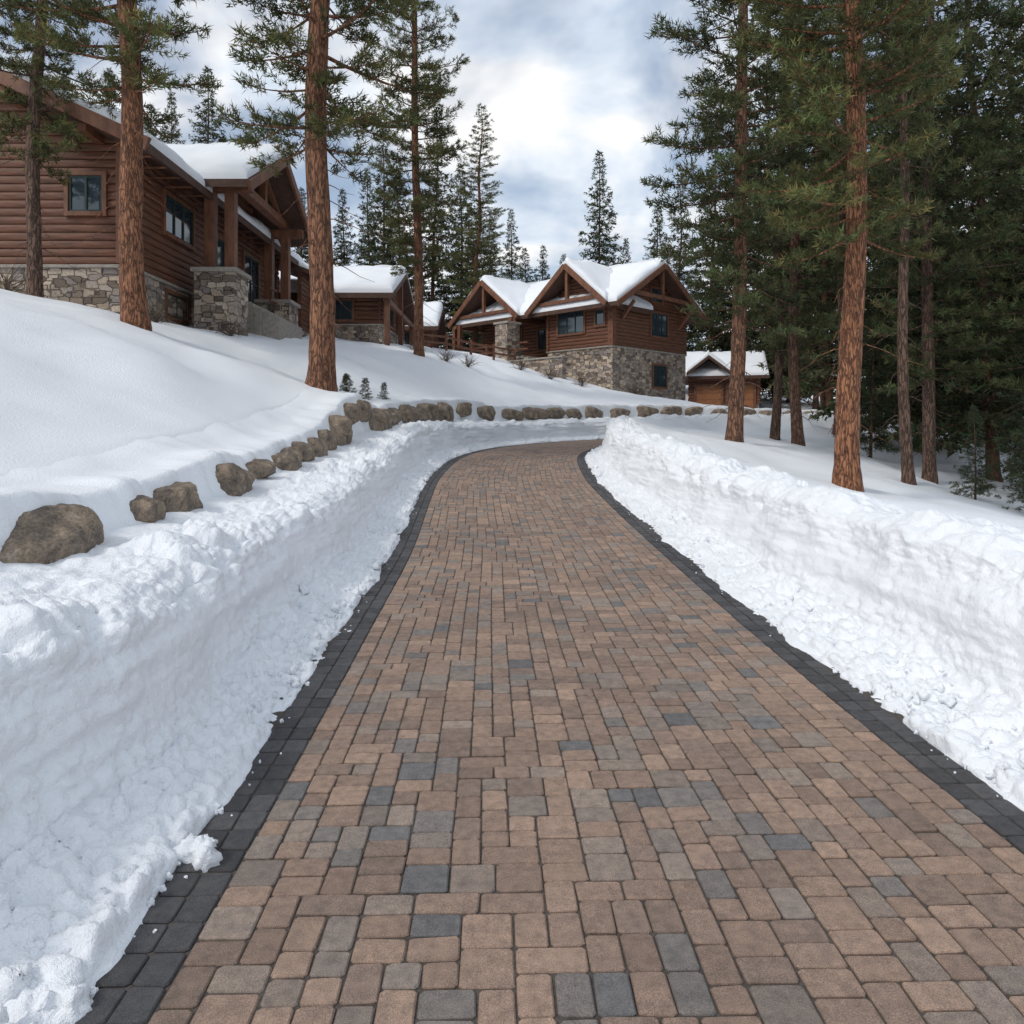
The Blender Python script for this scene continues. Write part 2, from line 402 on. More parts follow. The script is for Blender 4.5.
hz = rng.normal(0, .0014, (n, 1)); tl = rng.normal(0, .011, (n, 2))
cen = np.stack([(rects[:, 0]+rects[:, 1])/2, (rects[:, 2]+rects[:, 3])/2], 1)
def zz_(r): return hz+((r-cen[:, None])*tl[:, None]).sum(2)
AB = np.concatenate([r0, r1, r2, cen[:, None]], 1)
ZZ = np.concatenate([np.full((n, 8), -.035), zz_(r1)-.005, zz_(r2), hz], 1)
x, y, z = road(AB[..., 0].ravel(), -AB[..., 1].ravel()); z = z+ZZ.ravel()
ft = []
for k in range(8):
    k2 = (k+1) % 8
    ft += [(k, k2, 8+k2), (k, 8+k2, 8+k), (8+k, 8+k2, 16+k2), (8+k, 16+k2, 16+k), (16+k, 16+k2, 24)]
F = (np.array(ft)[None]+(np.arange(n)*25)[:, None, None]).reshape(-1, 3)
F = F[:, ::-1]
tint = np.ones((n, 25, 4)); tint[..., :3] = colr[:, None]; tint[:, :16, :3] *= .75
drive = obj("paver_driveway", np_mesh("paver_driveway", np.c_[x, y, z], F, [PAVER], smooth=False, tint=tint))
if drive.data.polygons[4].normal.z < 0: drive.data.flip_normals()
S = np.arange(1.0, SL-.3, .15); tb = np.linspace(-2.5, 2.5, 9)
SSb, TB = np.meshgrid(S, tb, indexing='ij'); x, y, z = road(SSb.ravel(), TB.ravel())
obj("joint_sand", np_mesh("joint_sand", np.c_[x, y, z-.009], grid_faces(len(S), len(tb), True), [JOINT]), drive)

# ------------------------------------------------------------------ boulders
BV, BF = ico(5)
def boulder(s, t, w_, h_, seed):
    r = np.random.default_rng(seed)
    V = np.sign(BV)*np.abs(BV)**.58
    for k in range(9):
        d = r.normal(size=3)*np.array([1, .9, .8]); d /= np.linalg.norm(d); lim = r.uniform(.85, 1.1)
        q = V@d; V -= np.maximum(0, q-lim)[:, None]*d*.95
    V *= (1+.12*fbm(V+seed*3.1, .9, 5, seed, .55))[:, None]
    V /= np.abs(V).max(0)
    V *= np.array([w_*.52, max(.26, w_*.32), h_*.62])
    x, y, z = road(s, HW+t); tx = np.interp(s, ss, TX); ty = np.interp(s, ss, TY)
    ztop = base(*road(s, HW+t+.05)[:2])[0]
    ang = math.atan2(ty, tx)+r.uniform(-.15, .15)
    o = obj("boulder", np_mesh("boulder", V, BF, [ROCK]), None, (float(x), float(y), float(ztop)-h_*.60+.035), ang)
    o.rotation_euler = (0, r.uniform(-.12, .12), ang)
for i, (s, w_, h_) in enumerate(BL): boulder(s, BT-.02, w_, h_, 320+i)

# ------------------------------------------------------------------ trees
def tube(pts, rad, ns):
    pts = np.asarray(pts, float); rad = np.asarray(rad, float); n = len(pts)
    d = np.gradient(pts, axis=0); d /= np.linalg.norm(d, axis=1, keepdims=True)+1e-9
    up = np.array([0, 0, 1.]) if abs(d[0, 2]) < .9 else np.array([1., 0, 0])
    a = np.cross(d, up); a /= np.linalg.norm(a, axis=1, keepdims=True)+1e-9; b_ = np.cross(d, a)
    th = np.linspace(0, 2*math.pi, ns, endpoint=False)
    V = pts[:, None]+rad[:, None, None]*(np.cos(th)[None, :, None]*a[:, None]+np.sin(th)[None, :, None]*b_[:, None])
    i = np.arange(n-1)[:, None]*ns; j = np.arange(ns)[None]; j2 = (j+1) % ns
    q = np.stack([(i+j), (i+j2), (i+ns+j2), (i+ns+j)], -1).reshape(-1, 4)
    F = np.concatenate([q[:, [0, 1, 2]], q[:, [0, 2, 3]]])
    return V.reshape(-1, 3), F
def make_tree(name, H, cb, R_, nb, seed, tr, twd=1., K=11, nl=.2, nw=.02, fir=False, col=(.055, .085, .032), dead=14, spacing=.13):
    r = np.random.default_rng(seed)
    Vs, Fs, Ms, Cs = [], [], [], []; off = 0
    def push(V, F, m, c):
        nonlocal off
        Vs.append(V); Fs.append(F+off); Ms.append(np.full(len(F), m))
        cc = np.ones((len(V), 4)); cc[:, :3] = c; Cs.append(cc); off += len(V)
    nz = 60 if H > 5 else 10
    zz = np.concatenate([[-.5], np.linspace(0, 1, nz)**1.3*H])
    wob = lambda q: np.stack([.012*H*np.sin(q/H*3+seed)+.004*H*np.sin(q*.6+seed), .012*H*np.cos(q/H*2.6+seed*2)-.012*H*math.cos(seed*2), q], -1)
    tp = wob(np.maximum(zz, 0)); tp[:, 2] = zz; tp[:, 0] -= .012*H*math.sin(seed)
    rr = tr*np.clip(1-zz/H, .01, 1)**.75*(1+.30*np.exp(-np.maximum(zz, 0)/.35)*(1 if H > 5 else 0))
    V, F = tube(tp, rr, 22 if H > 5 else 6)
    ax = np.repeat(tp, 22 if H > 5 else 6, 0); rel = V-ax
    V = ax+rel*(1+.09*fbm(V*np.array([1, 1, .4]), .12, 3, seed))[:, None]
    push(V, F, 0, (1, 1, 1))
    def trunkpt(z): return np.array([np.interp(z, zz, tp[:, 0]), np.interp(z, zz, tp[:, 1]), z])
    tufp, tufd, tufc = [], [], []
    az = r.uniform(0, 6.28)
    for i in range(nb):
        h = (i+r.random())/nb
        z = cb+(H-cb)*(h**1.05)*.985
        if fir: pf = (1-h)**.85*min(1, .75+h*2.5)+.03
        else: pf = ((1-h)**.62)*(.55+.45*min(1, h/.18))+.04
        Lb = R_*pf*r.uniform(.55, 1.15)
        if not fir and h < .2 and r.random() < .3: Lb *= .6
        az += 2.4+r.normal(0, .35); ca, sa = math.cos(az), math.sin(az)
        e = (-.42+.75*h if fir else -.38+.95*h)+r.normal(0, .15)
        q = np.linspace(0, 1, 7)
        out = Lb*q*math.cos(e*.7); up = Lb*(math.tan(e)*q*.8+(.22 if not fir else .14)*q**2.2)
        side = r.normal(0, .07)*Lb*q**2
        bp = trunkpt(z)+np.stack([ca*out-sa*side, sa*out+ca*side, up], -1)
        push(*tube(bp, (.012+.016*Lb)*tr/.3*(1-.88*q)*(1 if H > 5 else .3), 4), 0, (1, 1, 1))
        bt = r.uniform(.6, 1.3)
        ntw = max(3, int(Lb/.15*twd))
        if not fir: qs = np.sort(.15+.85*r.random(ntw)**.85)
        else: qs = np.sort(.08+.92*r.random(ntw))
        for k, qq in enumerate(qs):
            p0 = np.array([np.interp(qq, q, bp[:, c]) for c in range(3)])
            sg = 1 if k % 2 else -1
            an = sg*r.uniform(.5, 1.15); dx = math.cos(an); dy = math.sin(an)
            dr = np.array([ca*dx-sa*dy, sa*dx+ca*dy, (.25 if not fir else -.05)+r.normal(0, .25)]); dr /= np.linalg.norm(dr)
            tl_ = min(1.0, (.15+.42*Lb*(1-qq)**.8*min(1, qq*2.2)))*r.uniform(.6, 1.2)*(1 if H > 5 else .6)
            nt_ = max(1, int(tl_/spacing)+1)
            ks = (np.arange(nt_)+.6)/nt_
            droop = np.array([0, 0, -.15 if fir else .05])
            pp = p0+dr*tl_*ks[:, None]+droop*(ks[:, None]**2)*tl_
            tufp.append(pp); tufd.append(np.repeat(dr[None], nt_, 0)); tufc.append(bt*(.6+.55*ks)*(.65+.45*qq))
            if H < 5 or not fir:
                pe = np.array([-dr[1], dr[0], 0])*.006*(1 if H > 5 else .3)
                push(np.array([p0-pe, p0+pe, pp[-1]]), np.array([[0, 1, 2]]), 0, (1, 1, 1))
    for i in range(dead):
        z = r.uniform(cb*.25, cb*1.25); Lb = r.uniform(.4, 1.5); az = r.uniform(0, 6.28)
        q = np.linspace(0, 1, 5); bp = trunkpt(z)+np.stack([math.cos(az)*Lb*q, math.sin(az)*Lb*q+.1*np.sin(q*4), -.3*Lb*q+.1*np.sin(q*5)], -1)
        push(*tube(bp, .016*(1-.8*q), 4), 0, (1, 1, 1))
    tp_ = np.concatenate(tufp); td = np.concatenate(tufd); tc = np.concatenate(tufc); n = len(tp_)
    d = td[:, None]*.75+np.array([0, 0, .25 if not fir else .05])+r.normal(0, .62 if not fir else .5, (n, K, 3))
    d /= np.linalg.norm(d, axis=2, keepdims=True)
    pe = np.cross(d, r.normal(size=(n, K, 3))); pe /= np.linalg.norm(pe, axis=2, keepdims=True)
    ln = nl*r.uniform(.65, 1.15, (n, K, 1)); c0 = tp_[:, None]+r.normal(0, .03*(nl/.2), (n, K, 3))
    A_ = c0-pe*nw*.5; B_ = c0+pe*nw*.5+d*ln*.15; C_ = c0+d*ln
    V = np.stack([A_, B_, C_], 2).reshape(-1, 3); F = np.arange(len(V)).reshape(-1, 3)
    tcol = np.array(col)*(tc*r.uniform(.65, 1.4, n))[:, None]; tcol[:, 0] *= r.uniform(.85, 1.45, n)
    push(V, F, 1, 1)
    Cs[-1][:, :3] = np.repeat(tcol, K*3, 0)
    Vv = np.concatenate(Vs); Ff = np.concatenate(Fs); Mm = np.concatenate(Ms)
    print(name, len(Ff))
    return np_mesh(name, Vv, Ff, [BARK, NEEDLE], Mm, smooth=(Mm == 0), tint=np.concatenate(Cs))
OL = (.105, .125, .044); DG = (.080, .105, .043)
TM = {
 'pA': make_tree("pine_mesh_a", 27, 5.4, 3.4, 165, 1, .27, K=10, nl=.19, nw=.030, twd=1.15, col=OL, spacing=.14, dead=20),
 'pB': make_tree("pine_mesh_b", 28, 4.0, 3.1, 195, 2, .23, K=9, nl=.20, nw=.034, twd=1.1, col=OL, spacing=.15),
 'pD': make_tree("pine_mesh_d", 27, 3.2, 2.9, 180, 9, .20, K=9, nl=.20, nw=.034, twd=1.1, col=DG, spacing=.15, dead=25),
 'pC': make_tree("pine_mesh_c", 25, 6.5, 2.7, 125, 3, .18, K=7, nl=.24, nw=.046, col=DG, spacing=.18, dead=30),
 'fA': make_tree("fir_mesh_a", 20, .8, 4.2, 200, 4, .20, K=5, nl=.34, nw=.10, fir=True, col=(.066, .090, .042), dead=0, spacing=.28, twd=.72),
 'fB': make_tree("fir_mesh_b", 22, 1.4, 3.8, 205, 5, .20, K=5, nl=.34, nw=.10, fir=True, col=(.070, .092, .042), dead=0, spacing=.28, twd=.72),
 'yF': make_tree("young_fir_mesh", 6.5, .5, 1.7, 120, 6, .07, K=8, nl=.15, nw=.026, fir=True, col=(.062, .088, .044), dead=0, spacing=.13, twd=1.1),
 'sp': make_tree("sapling_mesh", 1.0, .03, .42, 50, 8, .015, K=9, nl=.075, nw=.012, fir=True, col=(.055, .070, .036), dead=0, spacing=.05, twd=2.0),
}
def tree(k, x, y, sc=1., rot=0, name="pine_tree", parent=None, sxy=None, lean=(0, 0), grey=.5):
    z = base(x, y)[0]-.03
    sxy = sxy or sc
    o = obj(name, TM[k], parent, (x, y, z), rot, (sxy, sxy, sc)); o.rotation_euler = (lean[0], lean[1], rot); o.color = (grey, 0, 0, 1); return o
tree('pA', -4.5, 17.0, 1.0, .6, sxy=1.08, grey=.25)
tree('pA', -8.55, 17.0, .98, 3.4, lean=(0, .045), grey=.1)
tree('pB', -13.0, 20.0, .95, 1.0, lean=(0, .06), sxy=.8, grey=.9)
tree('pB', -4.25, 34.0, 1.0, 2.0, sxy=.95, grey=.3)
tree('pA', 6.4, 14.0, .85, 1.9, sxy=.82, grey=.0)
tree('pD', 5.9, 19.6, .98, 4.2, lean=(0, -.012), grey=.5, sxy=1.0)
tree('pC', 9.25, 26, 1.0, 2.2, sxy=.85, grey=.9)
tree('pD', 9.4, 24.4, .95, 5.2, grey=.7, sxy=.9)
tree('pC', 10.4, 19.4, 1.0, .2, sxy=.8, grey=.9)
tree('pD', 12.2, 21.6, .9, 1.2, sxy=.9, grey=.9)
tree('pC', 13.2, 30, 1.0, 3.3, grey=.8)
tree('pD', 14.6, 20.5, .9, 2.6, sxy=1., grey=.9)
tree('pB', -3.0, 58.5, .72, 3, sxy=1.0)
tree('fB', 16.2, 25, 1.0, 2); tree('fA', 16.5, 30, 1.0, 4)
for (x, y, s_) in [(13.0, 18.2, .62), (15.0, 21, 1.0), (17.5, 24, 1.2), (11.9, 19.0, .38), (12.6, 26, .8)]: tree('yF', x, y, s_, x*3, name="young_fir_tree")
for (x, y, s_) in [(-4.35, 19.6, .75), (-4.05, 20.4, .62), (-3.75, 21.6, .55), (-4.7, 20.8, .5)]: tree('sp', x, y, s_, x*7, name="fir_sapling")
forest = bpy.data.objects.new("distant_pine_forest", None); COL.objects.link(forest)
def ftree(k, x, y, sc, sxy=None): tree(k, x, y, sc, R.uniform(0, 6.28), "forest_pine", forest, sxy, grey=R.uniform(.4, 1))
for (X, Y, hh, k) in [(.1, 80, 17, 'fB'), (3.2, 82, 13.5, 'fA'), (5.8, 84, 13, 'fA'), (9.0, 78, 24, 'fA'), (12.8, 80, 15.5, 'fB'), (-2.3, 76, 15, 'fB'), (-3.7, 80, 17, 'fA'), (1.4, 74, 12, 'fA'), (12.2, 90, 12, 'fA')]:
    ftree(k, X, Y, hh/{'fA': 20, 'fB': 22}[k], max(hh/21, .75)*.95)
for (u, v, Y, k) in [(345, 188, 70, 'fA'), (372, 165, 66, 'fB'), (398, 150, 72, 'fA'), (325, 205, 75, 'fB'), (300, 185, 70, 'fA'), (272, 108, 62, 'fB'), (245, 130, 70, 'fA'), (205, 62, 58, 'fA'), (178, 90, 62, 'fB'), (430, 100, 64, 'fB'), (460, 160, 66, 'fA'), (655, 200, 72, 'fA'), (676, 170, 76, 'fB'), (385, 120, 60, 'fB'),
                     (708, 120, 70, 'fB'), (742, 60, 74, 'fA'), (776, 90, 70, 'fB')]:
    X = (u-512)*Y/740; zt = 1.7+(430-v)*Y/740; hh = zt-base(X, Y)[0]; H0 = {'fA': 20, 'fB': 22}[k]; sc = hh/H0
    ftree(k, X, Y, sc, max(sc, .75)*.95)
cnt = 0
while cnt < 48:
    Y = R.uniform(30, 80); X = R.uniform(.31*Y+1.5, .80*Y+4)
    if Y < 68 and X < .38*Y+1.5: continue
    if 34 < Y < 47 and X < 44 and abs(Y-np.interp(X, CX, CY)) < 5.5: continue
    ftree(R.choice(['fA', 'fB', 'fB', 'pC', 'pC']), X, Y, R.uniform(.8, 1.2)); cnt += 1
for _ in range(12):
    Y = R.uniform(46, 75); X = R.uniform(-.75*Y, -.33*Y)
    ftree(R.choice(['fA', 'fB']), X, Y, R.uniform(.6, .85), .85)

# ------------------------------------------------------------------ buildings
class Acc:
    def __init__(s): s.V = []; s.F = []
    def hexa(s, pts):
        o = len(s.V); s.V += [tuple(p) for p in pts]
        s.F += [tuple(o+i for i in f) for f in ((0, 3, 2, 1), (4, 5, 6, 7), (0, 1, 5, 4), (1, 2, 6, 5), (2, 3, 7, 6), (3, 0, 4, 7))]
    def box(s, x0, x1, y0, y1, z0, z1): s.hexa([(x0, y0, z0), (x1, y0, z0), (x1, y1, z0), (x0, y1, z0), (x0, y0, z1), (x1, y0, z1), (x1, y1, z1), (x0, y1, z1)])
    def obox(s, p0, p1, a0, a1, b0, b1, z0, z1):
        d = Vector((p1[0]-p0[0], p1[1]-p0[1])).normalized(); n = Vector((d.y, -d.x)); p = Vector(p0[:2])
        c = [p+d*a+n*b for a, b in ((a0, b0), (a1, b0), (a1, b1), (a0, b1))]
        s.hexa([(q.x, q.y, z0) for q in c]+[(q.x, q.y, z1) for q in c])
    def beam(s, p, q, w, h):
        p = Vector(p); q = Vector(q); d = (q-p).normalized(); sd = d.cross(Vector((0, 0, 1)))
        if sd.length < .01: sd = Vector((1, 0, 0))
        sd.normalize(); u = sd.cross(d)
        c = [(-w/2, -h/2), (w/2, -h/2), (w/2, h/2), (-w/2, h/2)]
        s.hexa([p+sd*a+u*b for a, b in c]+[q+sd*a+u*b for a, b in c])
    def slab(s, c, th): s.hexa([(x, y, z-th) for x, y, z in c]+list(c))
    def build(s, name, mat, par, bev=0):
        if not s.V: return
        me = bpy.data.meshes.new(name); oz = par['oz']
        me.from_pydata([(x, y, z-oz) for x, y, z in s.V], [], s.F); me.materials.append(mat)
        bm = bmesh.new(); bm.from_mesh(me); bmesh.ops.recalc_face_normals(bm, faces=bm.faces); bm.to_mesh(me); bm.free()
        o = obj(name, me, par)
        if bev:
            m = o.modifiers.new("b", 'BEVEL'); m.width = bev; m.segments = 2
        return o
def building(name, x, y, z, rot):
    e = bpy.data.objects.new(name, None); COL.objects.link(e); e.location = (x, y, z); e.rotation_euler = (0, 0, rot); e['oz'] = z; return e
def logwall(acc, p0, p1, z0, z1, gable=None, c=.24, ext=.16):
    d = Vector((p1[0]-p0[0], p1[1]-p0[1])); Ln = d.length; d.normalize(); n = Vector((d.y, -d.x)); p = Vector(p0[:2])
    z = z0; top = gable[0] if gable else z1
    k = 0
    while z+c*.6 < top:
        ch_ = min(c, top-z)
        a0, a1 = -ext*(1+.3*((k % 2))), Ln+ext*(1+.3*((k+1) % 2))
        if z+ch_ > z1 and gable:
            f = (top-(z+ch_))/(top-z1); ap = gable[1]; a0 = ap-(ap)*f; a1 = ap+(Ln-ap)*f
            if a1-a0 < .3: break
        prof = [(.04+.07*math.cos(t)**.8 if abs(math.cos(t)) > 1e-6 else .0, z+ch_/2+ch_/2*math.sin(t)) for t in np.linspace(-math.pi/2, math.pi/2, 8)]+[(-.1, z+ch_), (-.1, z)]
        o = len(acc.V); m = len(prof)
        for a in (a0, a1):
            q = p+d*a
            acc.V += [(q.x+n.x*b_, q.y+n.y*b_, zz) for b_, zz in prof]
        for i in range(m): acc.F.append((o+i, o+(i+1) % m, o+m+(i+1) % m, o+m+i))
        acc.F.append(tuple(o+i for i in range(m))); acc.F.append(tuple(o+m+i for i in reversed(range(m))))
        z += ch_; k += 1
def window(tr, fr, gl, p0, p1, ac, z0, w_, h_, nx=2, ny=1, o=.12):
    a0, a1 = ac-w_/2, ac+w_/2; z1 = z0+h_; t = .13
    tr.obox(p0, p1, a0-t, a0, o-.1, o+.07, z0-t, z1+t); tr.obox(p0, p1, a1, a1+t, o-.1, o+.07, z0-t, z1+t)
    tr.obox(p0, p1, a0, a1, o-.1, o+.065, z1, z1+t); tr.obox(p0, p1, a0, a1, o-.1, o+.10, z0-t, z0)
    gl.obox(p0, p1, a0, a1, o-.08, o-.01, z0, z1)
    for i in range(nx+1):
        a = a0+.03+(w_-.06)*i/nx; fr.obox(p0, p1, a-.03, a+.03, o-.012, o+.03, z0+.06, z1-.06)
    fr.obox(p0, p1, a0, a1, o-.012, o+.032, z0, z0+.06); fr.obox(p0, p1, a0, a1, o-.012, o+.032, z1-.06, z1)
    for j in range(1, ny+1):
        if ny > 1 or h_ > 1.6:
            zc = z0+h_*j/(ny+1); fr.obox(p0, p1, a0+.06, a1-.06, o-.012, o+.026, zc-.02, zc+.02)
def snowslab(name, c, T, par, seed):
    c = [np.array(q, float) for q in c]   # eave0, eave1, ridge1, ridge0
    nu, nv = 44, 30; u = np.linspace(0, 1, nu); v = np.linspace(0, 1, nv)
    u = .5-.5*np.cos(u*math.pi); v = 1-np.cos(v*math.pi/2)
    UU, VV = np.meshgrid(u, v, indexing='ij')
    P = (c[0]*(1-UU[..., None])*(1-VV[..., None])+c[1]*UU[..., None]*(1-VV[..., None])+c[2]*UU[..., None]*VV[..., None]+c[3]*(1-UU[..., None])*VV[..., None])
    Lu = np.linalg.norm(c[1]-c[0]); Lv = np.linalg.norm(c[3]-c[0])
    de = np.minimum(np.minimum(UU, 1-UU)*Lu, VV*Lv)
    q = np.clip(de/.45, 0, 1)
    h_ = T*(.35+.65*np.sqrt(1-(1-q)**2))
    top = P.copy(); nz = fbm((P+seed).reshape(-1, 3), 1.3, 4, seed).reshape(nu, nv)
    top[..., 2] += h_*(1+.25*nz)
    bot = P.copy(); bot[..., 2] += .004
    oz = par['oz']
    V = np.concatenate([top.reshape(-1, 3), bot.reshape(-1, 3)]); V[:, 2] -= oz
    F = grid_faces(nu, nv); n0 = nu*nv
    sk = []
    def idx(i, j): return i*nv+j
    for i in range(nu-1):
        for j in (0, nv-1): sk.append((idx(i, j), idx(i+1, j), n0+idx(i+1, j), n0+idx(i, j)))
    for j in range(nv-1):
        for i in (0, nu-1): sk.append((idx(i, j), idx(i, j+1), n0+idx(i, j+1), n0+idx(i, j)))
    me = np_mesh(name, V, np.concatenate([F, np.array(sk)]), [SNOW])
    bm = bmesh.new(); bm.from_mesh(me); bmesh.ops.recalc_face_normals(bm, faces=bm.faces); bm.to_mesh(me); bm.free()
    obj(name, me, par)
def gable(acc, par, ax, a0, a1, c0, c1, ze, zr_, T=.38, seed=1, th=.26, cm=None):
    cm = (c0+c1)/2 if cm is None else cm
    cv = (lambda a, c, z: (a, c, z)) if ax == 'x' else (lambda a, c, z: (c, a, z))
    for k, (ce, sg) in enumerate(((c0, 1), (c1, -1))):
        acc.slab([cv(a0, ce, ze), cv(a1, ce, ze), cv(a1, cm, zr_), cv(a0, cm, zr_)], th)
        i = .03
        f = i/abs(cm-ce); zi = ze+(zr_-ze)*f
        snowslab("roof_snow", [cv(a0+i, ce+sg*i, zi), cv(a1-i, ce+sg*i, zi), cv(a1-i, cm, zr_), cv(a0+i, cm, zr_)], T, par, seed+k)

# ---- house A (left)
HA = building("log_house", -11.5, 22, 5.0, 0)
st, lg, trm, frm, gls, rf, cap, dr = [Acc() for _ in range(8)]
ox, oy = -11.5, 22
lx = lambda X: X-ox
ly = lambda Y: Y-oy
st.box(lx(-24), lx(-11.42), ly(21.92), ly(36), 3.0, 6.5)
cap.box(lx(-24), lx(-11.34), ly(21.84), ly(36.05), 6.5, 6.6)
lg.box(lx(-23.8), lx(-11.6), ly(22.1), ly(35.9), 6.6, 10.2)
p0, p1, p2 = (lx(-24), ly(22)), (lx(-11.5), ly(22)), (lx(-11.5), ly(36))
logwall(lg, p0, p1, 6.6, 10.45, (13.2, 5.8)); logwall(lg, p1, p2, 6.6, 10.2)
window(trm, frm, gls, p0, p1, 24-12.6, 8.15, 1.0, 1.07, 2); window(trm, frm, gls, p0, p1, 24-16.5, 8.0, 1.8, 1.4, 3)
window(trm, frm, gls, p1, p2, 3.25, 8.2, 2.1, 1.25, 3)
window(trm, frm, gls, p1, p2, 3.2, 5.5, 1.5, .75, 2, o=.06)
window(trm, frm, gls, p1, p2, 10.2, 7.0, 1.7, 2.2, 2); window(trm, frm, gls, p1, p2, 13.0, 8.0, 1.2, 1.3, 2)
window(trm, frm, gls, p1, p2, 7.2, 6.75, 1.9, 2.35, 2)
trm.box(lx(-11.62), lx(-11.18), ly(21.68), ly(22.12), 6.6, 10.4)
gable(rf, HA, 'y', ly(20.9), ly(37), lx(-26), lx(-10.3), 9.85, 13.45, .46, 3, cm=lx(-18.2))
for yy in np.arange(21.4, 36.8, .9): trm.box(lx(-11.4), lx(-10.45), ly(yy), ly(yy)+.14, 9.62, 9.80-.16)
trm.beam((lx(-10.25), ly(20.83), 9.75), (lx(-18.2), ly(20.83), 13.4), .12, .38)
for xx in (-12.2, -14.5, -16.6):
    zz0 = 9.85+(13.45-9.85)*((-10.3-xx)/7.9); trm.box(lx(xx)-.12, lx(xx)+.12, ly(20.95), ly(21.95), zz0-.55, zz0-.3)
# porch
gable(rf, HA, 'x', lx(-15.6), lx(-8.9), ly(24.9), ly(33.1), 10.15, 12.45, .46, 8)
for (y0, y1) in ((25.0, 26.35), (31.2, 32.5)):
    st.box(lx(-10.75), lx(-9.4), ly(y0), ly(y1), 3.8, 7.05); cap.box(lx(-10.85), lx(-9.3), ly(y0)-.1, ly(y1)+.1, 7.05, 7.2)
    ym = (y0+y1)/2
    for dx in (-10.45, -9.75): trm.box(lx(dx)-.17, lx(dx)+.17, ly(ym)-.17, ly(ym)+.17, 7.2, 9.95)
    trm.box(lx(-11.4), lx(-9.0), ly(ym)-.15, ly(ym)+.15, 9.95, 10.3)
trm.box(lx(-9.95), lx(-9.6), ly(25.2), ly(32.8), 10.3, 10.62)
trm.beam((lx(-9.75), ly(29), 10.6), (lx(-9.75), ly(29), 12.15), .26, .26)
trm.beam((lx(-9.75), ly(27), 10.6), (lx(-9.75), ly(28.9), 11.7), .18, .18); trm.beam((lx(-9.75), ly(31), 10.6), (lx(-9.75), ly(29.1), 11.7), .18, .18)
for sg, ye in ((1, 24.95), (-1, 33.05)):
    trm.beam((lx(-8.86), ly(ye), 9.95), (lx(-8.86), ly(29), 12.25), .12, .34)
logwall(lg, (lx(-11.0), ly(25.6)), (lx(-11.0), ly(32.4)), 10.3, 10.4, (12.1, 3.4))
st.box(lx(-11.4), lx(-9.9), ly(26.3), ly(31.2), 3.8, 6.55)
for i in range(4): cap.box(lx(-9.9)+i*.32, lx(-9.58)+i*.32, ly(27.4), ly(30.4), 4.2, 6.4-i*.17)
for z in (7.0, 7.5):
    trm.box(lx(-9.98), lx(-9.9), ly(26.36), ly(27.4), z, z+.09); trm.box(lx(-9.98), lx(-9.9), ly(30.4), ly(31.19), z, z+.09)
# wing
st.box(lx(-14), lx(-6.85), ly(38.9), ly(47), 4.5, 7.2); cap.box(lx(-14), lx(-6.78), ly(38.82), ly(47.05), 7.2, 7.28)
st.box(lx(-14), lx(-10.25), ly(36.02), ly(38.85), 4.5, 6.6)
lg.box(lx(-13.9), lx(-7.05), ly(39.1), ly(46.9), 7.28, 8.9)
w0, w1, w2 = (lx(-13), ly(39)), (lx(-6.95), ly(39)), (lx(-6.95), ly(47))
logwall(lg, w0, w1, 7.28, 8.9); logwall(lg, w1, w2, 7.28, 8.9, (10.8, 4.0))
logwall(lg, (lx(-10.3), ly(36.0)), (lx(-10.3), ly(39)), 6.6, 9.4)
rf.slab([(lx(-9.7), ly(35.6), 9.4), (lx(-9.7), ly(39.5), 9.4), (lx(-14), ly(39.5), 11.0), (lx(-14), ly(35.6), 11.0)], .22)
snowslab("roof_snow", [(lx(-9.8), ly(35.7), 9.43), (lx(-9.8), ly(39.4), 9.43), (lx(-14), ly(39.4), 11.0), (lx(-14), ly(35.7), 11.0)], .35, HA, 31)
window(trm, frm, gls, w0, w1, 4.0, 7.5, 1.2, 1.0, 2); window(trm, frm, gls, w1, w2, 2.6, 7.5, 1.2, 1.0, 2); window(trm, frm, gls, w1, w2, 5.6, 7.5, 1.2, 1.0, 2)
gable(rf, HA, 'x', lx(-14.5), lx(-6.1), ly(38), ly(48), 8.75, 10.8, .42, 12)
for yy in (38.4, 43, 47.6): trm.box(lx(-6.6), lx(-6.35), ly(yy)-.13, ly(yy)+.13, 5.9, 8.5 if yy != 43 else 10.2)
trm.beam((lx(-6.45), ly(38.2), 8.4), (lx(-6.45), ly(47.8), 8.4), .2, .26)
# far small wing
st.box(lx(-9), lx(-5.5), ly(50), ly(55.5), 5.0, 7.1); lg.box(lx(-8.9), lx(-5.7), ly(50.1), ly(55.4), 7.1, 8.6)
logwall(lg, (lx(-9), ly(50)), (lx(-5.6), ly(50)), 7.1, 8.7); logwall(lg, (lx(-5.6), ly(50)), (lx(-5.6), ly(55.5)), 7.1, 8.7, (10.2, 2.75))
gable(rf, HA, 'x', lx(-9.6), lx(-4.9), ly(49.2), ly(56.3), 8.6, 10.4, .42, 52)
window(trm, frm, gls, (lx(-9), ly(50)), (lx(-5.6), ly(50)), 1.9, 7.4, 1.0, .9, 2)
for a_, nm, mt, bv in ((st, "stone_foundation", STONE, 0), (cap, "cap_stones", CAP, .02), (lg, "log_walls", LOG, 0), (trm, "timber_frame", TRIM, .015), (frm, "window_frames", FRAME, 0), (gls, "window_glass", GLASS, 0), (rf, "roof", ROOFM, 0)): a_.build(nm, mt, HA, bv)

